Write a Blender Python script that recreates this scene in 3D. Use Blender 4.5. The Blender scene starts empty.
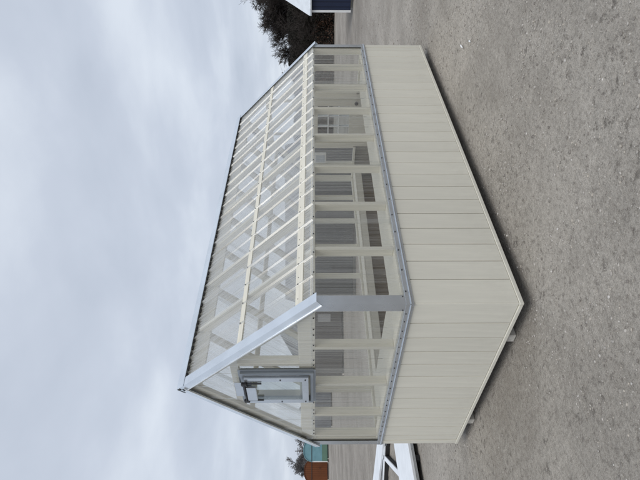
import bpy, bmesh, math, random
import numpy as np
from mathutils import Vector, Matrix, noise

random.seed(7)
rng = np.random.default_rng(11)
scene = bpy.context.scene
COL = scene.collection
R = math.radians

# ------------------------------------------------------------------ camera
# Phone held sideways: the photograph lies on its side, so the camera is rolled a quarter turn.
YAW, PITCH, ROLL = 0.7652, -0.0126, -0.0017
F = Vector((math.cos(PITCH) * math.cos(YAW), math.cos(PITCH) * math.sin(YAW), math.sin(PITCH)))
Rt = Vector((math.sin(YAW), -math.cos(YAW), 0.0))
Up = Rt.cross(F)
Rt, Up = math.cos(ROLL) * Rt + math.sin(ROLL) * Up, -math.sin(ROLL) * Rt + math.cos(ROLL) * Up
cam_data = bpy.data.cameras.new('camera')
cam = bpy.data.objects.new('camera', cam_data)
COL.objects.link(cam)
cx, cy, cz = -Up, Rt, -F
cam.matrix_world = Matrix(((cx.x, cy.x, cz.x, -2.3472), (cx.y, cy.y, cz.y, -2.9351), (cx.z, cy.z, cz.z, 1.7073), (0, 0, 0, 1)))
cam_data.sensor_fit = 'HORIZONTAL'
cam_data.sensor_width = 36.0
cam_data.lens = 484.35 / 640 * 36
cam_data.clip_start = 0.05
cam_data.clip_end = 4000
scene.camera = cam

# ------------------------------------------------------------------ sky, sun, exposure
SUN_EL, SUN_AZ = R(55), R(226)          # azimuth of the sun, measured from +X towards +Y
world = bpy.data.worlds.new('World')
scene.world = world
world.use_nodes = True
wn = world.node_tree
wn.nodes.clear()
def wnode(t, **kw):
    n = wn.nodes.new(t)
    for k, v in kw.items():
        setattr(n, k, v)
    return n
out = wnode('ShaderNodeOutputWorld')
bg = wnode('ShaderNodeBackground')
bg.inputs['Strength'].default_value = 0.1
sky = wnode('ShaderNodeTexSky', sky_type='NISHITA', sun_disc=False, sun_elevation=SUN_EL, sun_rotation=R(90) - SUN_AZ)
tc = wnode('ShaderNodeTexCoord')
sep = wnode('ShaderNodeSeparateXYZ')
wn.links.new(tc.outputs['Generated'], sep.inputs[0])
ab = wnode('ShaderNodeMath', operation='MAXIMUM'); ab.inputs[1].default_value = 0.0
wn.links.new(sep.outputs['Z'], ab.inputs[0])
ad = wnode('ShaderNodeMath', operation='ADD'); ad.inputs[1].default_value = 0.16
wn.links.new(ab.outputs[0], ad.inputs[0])
dx = wnode('ShaderNodeMath', operation='DIVIDE'); dy = wnode('ShaderNodeMath', operation='DIVIDE')
wn.links.new(sep.outputs['X'], dx.inputs[0]); wn.links.new(ad.outputs[0], dx.inputs[1])
wn.links.new(sep.outputs['Y'], dy.inputs[0]); wn.links.new(ad.outputs[0], dy.inputs[1])
cmb = wnode('ShaderNodeCombineXYZ')
wn.links.new(dx.outputs[0], cmb.inputs[0]); wn.links.new(dy.outputs[0], cmb.inputs[1])
rotm = wnode('ShaderNodeMapping')
rotm.inputs['Rotation'].default_value = (0, 0, R(-28))
rotm.inputs['Scale'].default_value = (0.95, 0.80, 1)
wn.links.new(cmb.outputs[0], rotm.inputs[0])
nz = wnode('ShaderNodeTexNoise')
nz.inputs['Scale'].default_value = 1.55; nz.inputs['Detail'].default_value = 8; nz.inputs['Roughness'].default_value = 0.50; nz.inputs['Distortion'].default_value = 0.15
wn.links.new(rotm.outputs[0], nz.inputs['Vector'])
ramp = wnode('ShaderNodeValToRGB')
e = ramp.color_ramp.elements
e[0].position = 0.28; e[0].color = (0.490, 0.545, 0.640, 1)
e[1].position = 0.69; e[1].color = (0.700, 0.757, 0.840, 1)
m_ = ramp.color_ramp.elements.new(0.5); m_.color = (0.570, 0.625, 0.722, 1)
wn.links.new(nz.outputs['Fac'], ramp.inputs[0])
sc10 = wnode('ShaderNodeVectorMath', operation='SCALE'); sc10.inputs['Scale'].default_value = 10.0
wn.links.new(ramp.outputs[0], sc10.inputs[0])
mx = wnode('ShaderNodeMix', data_type='RGBA'); mx.inputs[0].default_value = 0.93
wn.links.new(sky.outputs[0], mx.inputs[6]); wn.links.new(sc10.outputs[0], mx.inputs[7])
wn.links.new(mx.outputs[2], bg.inputs['Color'])
wn.links.new(bg.outputs[0], out.inputs[0])

sun_data = bpy.data.lights.new('sun', 'SUN')
sun_data.energy = 1.5
sun_data.angle = R(40)
sun_data.color = (1.0, 0.95, 0.87)
sun = bpy.data.objects.new('sun', sun_data)
COL.objects.link(sun)
sd = Vector((math.cos(SUN_EL) * math.cos(SUN_AZ), math.cos(SUN_EL) * math.sin(SUN_AZ), math.sin(SUN_EL)))
sun.rotation_euler = sd.to_track_quat('Z', 'Y').to_euler()

vs = scene.view_settings
vs.view_transform = 'Standard'; vs.look = 'None'; vs.exposure = 0.1; vs.gamma = 1.0; vs.use_curve_mapping = False
scene.render.engine = 'CYCLES'
cy_ = scene.cycles
cy_.use_denoising = True
try: cy_.denoiser = 'OPENIMAGEDENOISE'
except Exception: pass
cy_.max_bounces = 10; cy_.transparent_max_bounces = 40; cy_.diffuse_bounces = 5; cy_.glossy_bounces = 4; cy_.transmission_bounces = 8
cy_.caustics_reflective = False; cy_.caustics_refractive = False

# ------------------------------------------------------------------ materials
class NT:
    def __init__(self, name):
        self.m = bpy.data.materials.new(name); self.m.use_nodes = True
        self.t = self.m.node_tree; self.t.nodes.clear()
        self.out = self.t.nodes.new('ShaderNodeOutputMaterial')
    def n(self, t, ins=None, **kw):
        n = self.t.nodes.new(t)
        for k, v in kw.items(): setattr(n, k, v)
        for k, v in (ins or {}).items():
            if isinstance(v, bpy.types.NodeSocket): self.t.links.new(v, n.inputs[k])
            else: n.inputs[k].default_value = v
        return n
    def coord(self, scale=(1, 1, 1), kind='Object', rot=(0, 0, 0)):
        c = self.n('ShaderNodeTexCoord')
        return self.n('ShaderNodeMapping', {'Vector': c.outputs[kind], 'Scale': scale, 'Rotation': rot}).outputs[0]
    def wcoord(self, scale=(1, 1, 1), rot=(0, 0, 0)):
        g = self.n('ShaderNodeNewGeometry')
        return self.n('ShaderNodeMapping', {'Vector': g.outputs['Position'], 'Scale': scale, 'Rotation': rot}).outputs[0]
    def noise(self, vec, scale, detail=4, rough=0.55, dist=0.0):
        return self.n('ShaderNodeTexNoise', {'Vector': vec, 'Scale': scale, 'Detail': detail, 'Roughness': rough, 'Distortion': dist}).outputs['Fac']
    def ramp(self, fac, stops):
        n = self.n('ShaderNodeValToRGB', {0: fac})
        el = n.color_ramp.elements
        while len(el) < len(stops): el.new(0.5)
        for e_, (p_, c_) in zip(el, stops):
            e_.position = p_; e_.color = (*c_, 1) if len(c_) == 3 else c_
        return n.outputs[0]
    def mixc(self, fac, a, b, mode='MIX'):
        n = self.n('ShaderNodeMix', data_type='RGBA', blend_type=mode)
        for i, v in ((0, fac), (6, a), (7, b)):
            if isinstance(v, bpy.types.NodeSocket): self.t.links.new(v, n.inputs[i])
            else: n.inputs[i].default_value = v if i == 0 or len(v) == 4 else (*v, 1)
        return n.outputs[2]
    def math(self, op, a, b=0.0):
        n = self.n('ShaderNodeMath', operation=op)
        for i, v in ((0, a), (1, b)):
            if isinstance(v, bpy.types.NodeSocket): self.t.links.new(v, n.inputs[i])
            else: n.inputs[i].default_value = v
        return n.outputs[0]
    def bump(self, h, strength, dist=0.01):
        return self.n('ShaderNodeBump', {'Height': h, 'Strength': strength, 'Distance': dist}).outputs[0]
    def pbsdf(self, **k):
        d = {}
        for a, v in k.items():
            key = {'color': 'Base Color', 'rough': 'Roughness', 'metal': 'Metallic', 'normal': 'Normal', 'spec': 'Specular IOR Level'}[a]
            d[key] = (*v, 1) if (a == 'color' and isinstance(v, tuple) and len(v) == 3) else v
        p = self.n('ShaderNodeBsdfPrincipled', d)
        self.t.links.new(p.outputs[0], self.out.inputs[0])
        return p
    def sheet_fresnel(self, normal=None):
        """reflectance of a thin clear sheet (both faces), the same from either side"""
        g = self.n('ShaderNodeNewGeometry')
        dt = self.n('ShaderNodeVectorMath', {0: normal if normal is not None else g.outputs['Normal'], 1: g.outputs['Incoming']}, operation='DOT_PRODUCT').outputs['Value']
        c = self.math('SUBTRACT', 1.0, self.math('MINIMUM', self.math('ABSOLUTE', dt), 1.0))
        f = self.math('ADD', self.math('MULTIPLY', self.math('POWER', c, 5.0), 0.95), 0.04)
        return self.math('DIVIDE', self.math('MULTIPLY', f, 2.0), self.math('ADD', f, 1.0))
    def orand(self):
        return self.n('ShaderNodeObjectInfo').outputs['Random']

def mat_paint(name, col, grain_scale=(60, 60, 4), amt=0.10, rough=0.62, bump=0.25, dirt=True):
    """painted wood-grain siding / lumber; grain runs along local Z"""
    t = NT(name)
    g = t.noise(t.coord(grain_scale), 1.0, 5, 0.6)
    big = t.noise(t.wcoord((1.6, 1.6, 0.9)), 1.0, 4, 0.6)
    rnd = t.orand()
    lo = tuple(c * (1 - amt) for c in col); hi = tuple(min(1, c * (1 + amt * 0.6)) for c in col)
    c = t.ramp(g, [(0.25, lo), (0.75, hi)])
    c = t.mixc(t.math('MULTIPLY', t.math('SUBTRACT', big, 0.42), 0.7), c, tuple(x * 0.86 for x in col))
    v = t.n('ShaderNodeHueSaturation', {'Value': t.math('ADD', t.math('MULTIPLY', rnd, 0.06), 0.97), 'Color': c}).outputs[0]
    if dirt:   # splashed grit near the ground
        sx = t.n('ShaderNodeSeparateXYZ', {0: t.n('ShaderNodeNewGeometry').outputs['Position']}).outputs['Z']
        d = t.n('ShaderNodeMapRange', {0: sx, 1: 0.12, 2: 0.5, 3: 0.42, 4: 0.0}).outputs[0]
        sp = t.noise(t.wcoord((14, 14, 9)), 1.0, 5, 0.7)
        v = t.mixc(t.math('MULTIPLY', t.math('MULTIPLY', d, 0.45), t.n('ShaderNodeMapRange', {0: sp, 1: 0.4, 2: 0.75}).outputs[0]), v, (0.36, 0.33, 0.28))
    t.pbsdf(color=v, rough=rough, normal=t.bump(g, bump, 0.004), spec=0.3)
    return t.m

def mat_metal(name, col, metal=0.5, rough=0.38):
    t = NT(name)
    n1 = t.noise(t.wcoord((3, 3, 3)), 1.0, 5, 0.6)
    n2 = t.noise(t.wcoord((5, 5, 5)), 1.0, 3, 0.5)
    c = t.ramp(n1, [(0.3, tuple(x * 0.88 for x in col)), (0.7, tuple(min(1, x * 1.07) for x in col))])
    rr = t.math('ADD', t.math('MULTIPLY', n2, 0.12), rough - 0.06)
    t.pbsdf(color=c, rough=rr, metal=metal, normal=t.bump(n1, 0.03, 0.02))
    return t.m

def mat_plain(name, col, rough=0.6, amt=0.12, scale=6.0, metal=0.0, bump=0.1):
    t = NT(name)
    n1 = t.noise(t.wcoord((1, 1, 1)), scale, 5, 0.6)
    c = t.ramp(n1, [(0.3, tuple(x * (1 - amt) for x in col)), (0.7, tuple(min(1, x * (1 + amt)) for x in col))])
    t.pbsdf(color=c, rough=rough, metal=metal, normal=t.bump(n1, bump, 0.01))
    return t.m

def mat_poly(name, haze=0.10, streak=0.30, gloss=0.06):
    """clear ribbed polycarbonate sheet: ribs along local Z"""
    t = NT(name)
    s1 = t.noise(t.coord((38, 38, 0.35)), 1.0, 3, 0.65)
    s2 = t.noise(t.coord((130, 130, 0.25)), 1.0, 2, 0.6)
    blot = t.noise(t.coord((3, 3, 2.2)), 1.0, 4, 0.6)
    st = t.math('MULTIPLY', t.math('MAXIMUM', t.math('SUBTRACT', t.math('ADD', t.math('MULTIPLY', s1, 0.6), t.math('MULTIPLY', s2, 0.4)), 0.42), 0.0), streak * 4)
    hz = t.math('ADD', st, t.math('MULTIPLY', blot, haze * 1.6))
    fog = t.n('ShaderNodeMixShader', {0: 0.55,
          1: t.n('ShaderNodeBsdfDiffuse', {'Color': (0.80, 0.82, 0.83, 1)}).outputs[0],
          2: t.n('ShaderNodeBsdfTranslucent', {'Color': (0.84, 0.85, 0.84, 1)}).outputs[0]}).outputs[0]
    clear = t.n('ShaderNodeBsdfTransparent', {'Color': (0.95, 0.955, 0.945, 1)}).outputs[0]
    body = t.n('ShaderNodeMixShader', {0: hz, 1: clear, 2: fog}).outputs[0]
    nrm = t.bump(t.math('ADD', s1, t.math('MULTIPLY', blot, 0.6)), 0.06, 0.01)
    fr = t.sheet_fresnel(nrm)
    gl = t.n('ShaderNodeBsdfGlossy', {'Color': (1, 1, 1, 1), 'Roughness': gloss, 'Normal': nrm}).outputs[0]
    fin = t.n('ShaderNodeMixShader', {0: fr, 1: body, 2: gl}).outputs[0]
    t.t.links.new(fin, t.out.inputs[0])
    return t.m

def mat_glass(name, tint=(0.85, 0.88, 0.88)):
    t = NT(name)
    clear = t.n('ShaderNodeBsdfTransparent', {'Color': (*tint, 1)}).outputs[0]
    gl = t.n('ShaderNodeBsdfGlossy', {'Roughness': 0.03}).outputs[0]
    fr = t.sheet_fresnel()
    t.t.links.new(t.n('ShaderNodeMixShader', {0: fr, 1: clear, 2: gl}).outputs[0], t.out.inputs[0])
    return t.m

def mat_ground():
    t = NT('gravel_ground')
    w = t.wcoord()
    big = t.noise(w, 0.42, 5, 0.62)
    tracks = t.noise(t.wcoord((0.22, 1.7, 1), (0, 0, R(-24))), 1.0, 5, 0.62, 0.4)
    mid = t.noise(w, 2.6, 6, 0.68)
    fine = t.noise(w, 30.0, 7, 0.78)
    tiny = t.noise(w, 125.0, 5, 0.85)
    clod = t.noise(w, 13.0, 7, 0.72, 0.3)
    loose = t.n('ShaderNodeMapRange', {0: t.math('ADD', t.math('MULTIPLY', mid, 0.5), t.math('MULTIPLY', tracks, 0.5)), 1: 0.44, 2: 0.58}).outputs[0]   # loose stony ground against worn smooth ground
    v1 = t.n('ShaderNodeTexVoronoi', {'Vector': w, 'Scale': 70.0}, feature='F1')
    base = t.ramp(fine, [(0.37, (0.235, 0.213, 0.186)), (0.48, (0.372, 0.345, 0.306)), (0.61, (0.500, 0.468, 0.420))])
    base = t.mixc(t.math('MULTIPLY', tiny, 0.9), base, t.ramp(tiny, [(0.39, (0.165, 0.148, 0.128)), (0.50, (0.380, 0.352, 0.312)), (0.61, (0.60, 0.564, 0.508))]))
    patch = t.ramp(t.math('ADD', t.math('MULTIPLY', big, 0.5), t.math('ADD', t.math('MULTIPLY', tracks, 0.28), t.math('MULTIPLY', mid, 0.22))),
                   [(0.41, (0.77, 0.757, 0.745)), (0.49, (0.97, 0.965, 0.96)), (0.56, (1.20, 1.198, 1.195))])
    c = t.mixc(1.0, base, patch, 'MULTIPLY')
    crev_shade = t.math('MULTIPLY', t.n('ShaderNodeMapRange', {0: clod, 1: 0.46, 2: 0.385}).outputs[0], t.math('ADD', t.math('MULTIPLY', loose, 0.8), 0.2))
    c = t.mixc(t.math('MULTIPLY', crev_shade, 0.75), c, (0.125, 0.111, 0.097))  # shade between clods painted into the ground colour
    # yard colour darkens with distance from the building
    g = t.n('ShaderNodeNewGeometry')
    ds = t.n('ShaderNodeVectorMath', {0: g.outputs['Position'], 1: (1.5, 0.5, 0.0)}, operation='DISTANCE').outputs['Value']
    far = t.n('ShaderNodeMapRange', {0: t.math('ADD', ds, t.math('MULTIPLY', big, 6.0)), 1: 8.0, 2: 18.0}).outputs[0]
    c = t.mixc(t.math('MULTIPLY', far, 0.85), c, t.mixc(1.0, c, (0.74, 0.735, 0.74), 'MULTIPLY'))
    h = t.math('ADD', t.math('MULTIPLY', fine, 0.55), t.math('ADD', t.math('MULTIPLY', t.math('SUBTRACT', 1.0, v1.outputs['Distance']), 0.25), t.math('ADD', t.math('MULTIPLY', tiny, 0.25), t.math('MULTIPLY', t.math('MULTIPLY', clod, t.math('ADD', loose, 0.25)), 1.3))))
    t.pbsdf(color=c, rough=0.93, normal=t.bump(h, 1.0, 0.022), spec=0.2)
    return t.m

CREAM = (0.66, 0.635, 0.535)
M = {
    'siding': mat_paint('cream_siding_paint', (0.685, 0.665, 0.58), (26, 26, 2.2), 0.07, 0.6, 0.35),
    'lumber': mat_paint('cream_painted_lumber', (0.72, 0.695, 0.605), (40, 40, 3), 0.12, 0.65, 0.25, False),
    'groove': mat_plain('groove_shade', (0.30, 0.285, 0.24), 0.7),  # cream darkened so the grooves carry their shade in the colour
    'plywood': mat_paint('brown_inner_plywood', (0.30, 0.235, 0.15), (12, 12, 1.5), 0.3, 0.75, 0.2, False),
    'deck': mat_plain('floor_boards', (0.27, 0.215, 0.155), 0.75, 0.25),
    'raw': mat_paint('weathered_skid_wood', (0.62, 0.59, 0.53), (8, 30, 30), 0.3, 0.8, 0.4, False),
    'trim': mat_metal('grey_aluminium_trim', (0.56, 0.595, 0.63), 0.80, 0.27),
    'rake': mat_metal('skylit_roof_trim', (0.76, 0.815, 0.87), 0.72, 0.24),  # lighter copy of the trim metal, sky light on roof faces put into its colour
    'vent': mat_metal('dark_grey_vent_frame', (0.30, 0.33, 0.36), 0.6, 0.34),
    'trimlite': mat_metal('bright_aluminium_edge', (0.80, 0.83, 0.86), 0.35, 0.32),
    'black': mat_plain('black_hardware', (0.015, 0.015, 0.017), 0.45),
    'closure': mat_plain('dark_foam_closure', (0.02, 0.02, 0.021), 0.9),
    'screw': mat_plain('dark_screw_head', (0.06, 0.06, 0.065), 0.4, metal=0.5),
    'poly': mat_poly('clear_wall_polycarbonate', 0.032, 0.24),
    'polyroof': mat_poly('clear_roof_polycarbonate', 0.26, 0.60, 0.14),
    'glass': mat_glass('window_glass'),
    'whitepaint': mat_plain('white_paint', (0.78, 0.79, 0.79), 0.45, 0.05),
    'ground': mat_ground(),
}

# ------------------------------------------------------------------ mesh helpers
def link(name, mesh, mat=None, parent=None):
    o = bpy.data.objects.new(name, mesh)
    COL.objects.link(o)
    if mat is not None and not mesh.materials: mesh.materials.append(mat)
    if parent is not None: o.parent = parent
    return o
def from_bm(name, bm, mat, parent=None, smooth=False):
    bmesh.ops.recalc_face_normals(bm, faces=bm.faces[:])
    me = bpy.data.meshes.new(name); bm.to_mesh(me); bm.free()
    if smooth:
        for p in me.polygons: p.use_smooth = True
    return link(name, me, mat, parent)
def tag(o, label=None, cat=None, group=None, kind=None):
    if label: o['label'] = label
    if cat: o['category'] = cat
    if group: o['group'] = group
    if kind: o['kind'] = kind
    return o
def empty(name, loc=(0, 0, 0), rz=0.0):
    o = bpy.data.objects.new(name, None); COL.objects.link(o)
    o.location = loc; o.rotation_euler = (0, 0, rz); o.empty_display_size = 0.2
    return o
def bm_box(bm, x0, x1, y0, y1, z0, z1, bev=0.0):
    r = bmesh.ops.create_cube(bm, size=1.0, matrix=Matrix.Translation(((x0 + x1) / 2, (y0 + y1) / 2, (z0 + z1) / 2)) @ Matrix.Diagonal((abs(x1 - x0), abs(y1 - y0), abs(z1 - z0), 1)))
    if bev > 0:
        es = list({e for v in r['verts'] for e in v.link_edges})
        bmesh.ops.bevel(bm, geom=es, offset=bev, segments=1, affect='EDGES')
    return r
_box_cache = {}
def box(name, x0, x1, y0, y1, z0, z1, mat, parent=None, bev=0.0):
    """box object centred on itself; alike boxes share one mesh"""
    dims = (round(abs(x1 - x0), 4), round(abs(y1 - y0), 4), round(abs(z1 - z0), 4), bev, mat.name)
    me = _box_cache.get(dims)
    if me is None:
        bm = bmesh.new()
        bm_box(bm, -dims[0] / 2, dims[0] / 2, -dims[1] / 2, dims[1] / 2, -dims[2] / 2, dims[2] / 2, bev)
        bmesh.ops.recalc_face_normals(bm, faces=bm.faces[:])
        me = bpy.data.meshes.new(name); bm.to_mesh(me); bm.free()
        _box_cache[dims] = me
    o = link(name, me, mat, parent)
    o.location = ((x0 + x1) / 2, (y0 + y1) / 2, (z0 + z1) / 2)
    return o
def beam(name, p0, p1, w, h, side, mat, parent=None, bev=0.003):
    """bar from p0 to p1; local Z along it, local X along 'side' (width w), h across"""
    p0, p1 = Vector(p0), Vector(p1)
    d = p1 - p0; L = d.length; z = d.normalized(); x = Vector(side); x = (x - z * x.dot(z)).normalized(); y = z.cross(x)
    o = box(name, -w / 2, w / 2, -h / 2, h / 2, -L / 2, L / 2, mat, parent, bev)
    c = (p0 + p1) / 2
    o.matrix_local = Matrix(((x.x, y.x, z.x, c.x), (x.y, y.y, z.y, c.y), (x.z, y.z, z.z, c.z), (0, 0, 0, 1)))
    return o
def prism(name, poly, o, ax, ay, vec, mat, parent=None):
    """polygon (list of 2D) in axes ax, ay at o, extruded along vec"""
    o, ax, ay, vec = Vector(o), Vector(ax), Vector(ay), Vector(vec)
    bm = bmesh.new()
    a = [bm.verts.new(o + ax * p[0] + ay * p[1]) for p in poly]
    b = [bm.verts.new(v.co + vec) for v in a]
    bm.faces.new(a); bm.faces.new(b[::-1])
    n = len(a)
    for i in range(n): bm.faces.new((a[i], a[(i + 1) % n], b[(i + 1) % n], b[i]))
    return from_bm(name, bm, mat, parent)

# ------------------------------------------------------------------ ground sheet
def axis(lo, hi, step, far):
    a = list(np.arange(lo, hi + 1e-6, step))
    s, x = step, hi
    r = []
    while x < far: s *= 1.22; x += s; r.append(x)
    s, x = step, lo
    l = []
    while x > -far: s *= 1.22; x -= s; l.append(x)
    return np.array(l[::-1] + a + r)
def ground_h(x, y):
    d = math.hypot(x - 1.2, y)
    k = 1.0 if d < 14 else max(0.0, 1 - (d - 14) / 40)
    h = noise.fractal(Vector((x * 0.55, y * 0.55, 3.1)), 0.9, 2.1, 4) * 0.022 * k
    h += noise.fractal(Vector((x * 5.0, y * 5.0, 7.7)), 0.8, 2.2, 4) * 0.011 * k * (0.45 + 1.1 * max(0.0, noise.noise(Vector((x * 0.9, y * 0.9, 11.0))) + 0.35))
    if d < 9: h += noise.fractal(Vector((x * 11.0, y * 11.0, 2.2)), 0.7, 2.3, 3) * 0.0075 * min(1.0, max(0.12, 0.35 + 1.3 * noise.noise(Vector((x * 1.4, y * 1.4, 4.0)))))
    ox = max(-0.1 - x, 0, x - 5.0); oy = max(-0.1 - y, 0, y - 2.55)      # level pad under the building
    pad = min(1.0, math.hypot(ox, oy) / 0.6)
    return h * (0.25 + 0.75 * pad) - (0.004 if pad < 1 else 0.0)
xs, ys = axis(-2.2, 5.8, 0.02, 900), axis(-3.8, 2.9, 0.02, 900)
nx, ny = len(xs), len(ys)
vv = np.zeros((nx * ny, 3))
gx, gy = np.meshgrid(xs, ys, indexing='ij')
vv[:, 0] = gx.ravel(); vv[:, 1] = gy.ravel()
vv[:, 2] = [ground_h(x, y) if (abs(x) < 60 and abs(y) < 60) else 0.0 for x, y in vv[:, :2]]
idx = np.arange(nx * ny).reshape(nx, ny)
ff = np.stack([idx[:-1, :-1], idx[1:, :-1], idx[1:, 1:], idx[:-1, 1:]], -1).reshape(-1, 4)
def np_mesh(name, v, f, mats, midx=None, smooth=False):
    me = bpy.data.meshes.new(name)
    k = f.shape[1]
    me.vertices.add(len(v)); me.vertices.foreach_set('co', np.ascontiguousarray(v, dtype=np.float32).ravel())
    me.loops.add(f.size); me.loops.foreach_set('vertex_index', np.ascontiguousarray(f, dtype=np.int32).ravel())
    me.polygons.add(len(f)); me.polygons.foreach_set('loop_start', np.arange(0, f.size, k, dtype=np.int32))
    for m in mats: me.materials.append(m)
    if midx is not None: me.polygons.foreach_set('material_index', np.ascontiguousarray(midx, dtype=np.int32))
    if smooth: me.polygons.foreach_set('use_smooth', np.ones(len(f), dtype=bool))
    me.update(calc_edges=True); me.validate()
    return me
ground = link('ground', np_mesh('ground', vv, ff, [M['ground']], smooth=True))
tag(ground, 'grey gravel yard with faint wheel tracks and scattered stones', 'ground', kind='structure')

# ------------------------------------------------------------------ the greenhouse
W, L = 2.44, 4.88
B = 0.13                       # underside of the siding
SB, ST = 0.940, 1.003          # sill flashing bottom / top
PT = 1.697                     # underside of the top plate
E0 = 1.745                     # roof sheet height at the outer wall face (45 degree roof)
RAF = E0 - 0.034               # rafter top, measured straight down
RIDGE = E0 + W / 2
gh = empty('greenhouse_shed', (0, 0, 0))
tag(gh, 'cream greenhouse shed with clear ribbed roof, grey metal trim and board siding', 'greenhouse')

# skids and floor
for y in (0.505, 1.245, 2.03):
    box('skid', 0.02 if y != 1.245 else 0.30, L - 0.02, y - 0.045, y + 0.045, 0.0, 0.094, M['raw'], gh, 0.006)
box('floor_deck', 0.02, L - 0.02, 0.02, W - 0.02, 0.096, 0.165, M['deck'], gh)
# base trim strips
t_ = 0.030
box('base_trim', -0.026, L + 0.018, -0.026, -0.002, B - 0.036, B - 0.002, M['siding'], gh, 0.004)
box('base_trim', -0.026, L + 0.018, W + 0.002, W + 0.030, B - 0.036, B - 0.002, M['siding'], gh, 0.004)
box('base_trim', -0.026, -0.002, 0.0, W, B - 0.035, B - 0.003, M['siding'], gh, 0.004)
box('base_trim', L + 0.002, L + 0.030, 0.0, W, B - 0.035, B - 0.003, M['siding'], gh, 0.004)

# siding: backing sheet with single boards proud of it
def siding(axis_, at, sgn, length, n_off, corner_at=None):
    """axis_ 'x': wall runs along X at y=at ; 'y': along Y at x=at ; sgn = outward direction"""
    th, gv = 0.017, 0.0068
    if axis_ == 'x': back = box('siding_wall', 0.0, length, at, at + sgn * 0.008, B, ST - 0.02, M['groove'], gh)
    else: back = box('siding_wall', at, at + sgn * 0.008, 0.0, length, B, ST - 0.02, M['groove'], gh)
    cuts = [-0.0085 - gv / 2 if axis_ == 'x' else -th - 0.0004 - gv / 2] + [0.03 + 0.2033 * k for k in range(1, 40) if 0.03 + 0.2033 * k < length - 0.09] + [length - 0.055 if corner_at else length + 0.004]
    for a, b in zip(cuts[:-1], cuts[1:]):
        a2, b2 = a + gv / 2, b - gv / 2
        if axis_ == 'x': o = box('siding_board', a2, b2, at + sgn * 0.0085, at + sgn * th, B, SB + 0.012, M['siding'], None, 0.0022)
        else: o = box('siding_board', at + sgn * 0.0085, at + sgn * th, a2, b2, B, SB + 0.012, M['siding'], None, 0.0022)
        o.location = Vector(o.location) - Vector(back.location); o.parent = back
    if corner_at:
        if axis_ == 'x': o = box('corner_board', length - 0.055, length + 0.022, at + sgn * 0.001, at + sgn * 0.022, B - 0.002, SB + 0.012, M['siding'], None, 0.003)
        else: o = box('corner_board', at + sgn * 0.001, at + sgn * 0.022, length - 0.055, length + 0.022, B - 0.002, SB + 0.012, M['siding'], None, 0.003)
        o.location = Vector(o.location) - Vector(back.location); o.parent = back
siding('x', 0.0, -1, L, 0, True)
siding('y', 0.0, -1, W, 0, True)
siding('x', W, 1, L, 0)
siding('y', L, 1, W, 0)

# inner lining of the lower wall
box('wall_lining', 0.10, L - 0.10, W - 0.106, W - 0.094, 0.166, 0.93, M['plywood'], gh)
box('wall_lining', 0.10, L - 0.10, 0.094, 0.106, 0.166, 0.93, M['plywood'], gh)
box('wall_lining', 0.082, 0.094, 0.12, W - 0.12, 0.166, 0.93, M['plywood'], gh)

# framing
LM = M['lumber']
for y0, y1 in ((0.0, 0.089), (W - 0.089, W)):
    box('sill_plate', 0.0, L, y0, y1, 0.985, 1.022, LM, gh, 0.003)
    box('top_plate', 0.0, L, y0 + 0.001, y1 - 0.001, PT, PT + 0.038, LM, gh, 0.003)
for x0, x1 in ((0.0, 0.089),):
    box('sill_plate', x0, x1, 0.09, W - 0.09, 0.985, 1.022, LM, gh, 0.003)
box('sill_plate', L - 0.089, L, 0.09, 0.70, 0.985, 1.022, LM, gh, 0.003)
box('sill_plate', L - 0.089, L, 1.70, W - 0.09, 0.985, 1.022, LM, gh, 0.003)
box('gable_beam', 0.001, 0.039, 0.09, W - 0.09, PT + 0.002, 1.842, LM, gh, 0.003)
box('gable_beam', L - 0.039, L - 0.001, 0.09, W - 0.09, PT + 0.002, 1.842, LM, gh, 0.003)
stud_x = [0.61 * k for k in range(1, 8)]
for x in stud_x:
    for y0, y1 in ((0.001, 0.088), (W - 0.088, W - 0.001)):
        box('stud', x - 0.019, x + 0.019, y0, y1, 1.0225, PT - 0.0005, LM, gh, 0.003)
for x in (0.0445, L - 0.0445):
    for y in (0.0445, W - 0.0445):
        box('corner_post', x - 0.0435, x + 0.0435, y - 0.0435, y + 0.0435, 1.0225, PT - 0.0005, LM, gh, 0.003)
for y in (0.61, 1.22, 1.83):
    box('stud', 0.001, 0.088, y - 0.019, y + 0.019, 1.0225, PT + 0.0015, LM, gh, 0.003)
box('stud', 0.001, 0.088, W - 0.150, W - 0.112, 1.0225, PT + 0.0015, LM, gh, 0.003)
for y in (0.30, 0.70, 1.70, 2.06):
    box('stud', L - 0.088, L - 0.001, y - 0.019, y + 0.019, 1.0225, PT + 0.0015, LM, gh, 0.003)
# rafters, ridge beam, purlins
s45 = math.sqrt(0.5)
box('ridge_beam', 0.02, L - 0.02, W / 2 - 0.019, W / 2 + 0.019, RIDGE - 0.20, RIDGE - 0.045, LM, gh, 0.003)
for x in [0.020] + stud_x + [L - 0.020]:
    for sg in (0, 1):
        # centre line of a 38 x 89 rafter lying under the rafter-top plane
        def P(y, drop):
            z = RAF + y - drop
            return (x, y if sg == 0 else W - y, z)
        off = 0.0445
        p0 = Vector(P(0.03, 0)); p1 = Vector(P(W / 2 - 0.0195, 0))
        nrm = Vector((0, -s45 if sg == 0 else s45, s45))
        beam('rafter', p0 - nrm * off, p1 - nrm * off, 0.038, 0.089, (1, 0, 0), LM, gh)
for sg in (0, 1):
    for yc, wd in ((0.105, 0.085), (0.635, 0.064)):
        y = yc if sg == 0 else W - yc
        nrm = Vector((0, -s45 if sg == 0 else s45, s45))
        c = Vector((0, y, RAF + yc)) + nrm * 0.0095
        beam('purlin', c + Vector((0.002, 0, 0)), c + Vector((L - 0.002, 0, 0)), wd, 0.018, (0, s45 if sg == 0 else -s45, s45), LM, gh, 0.002)
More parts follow.
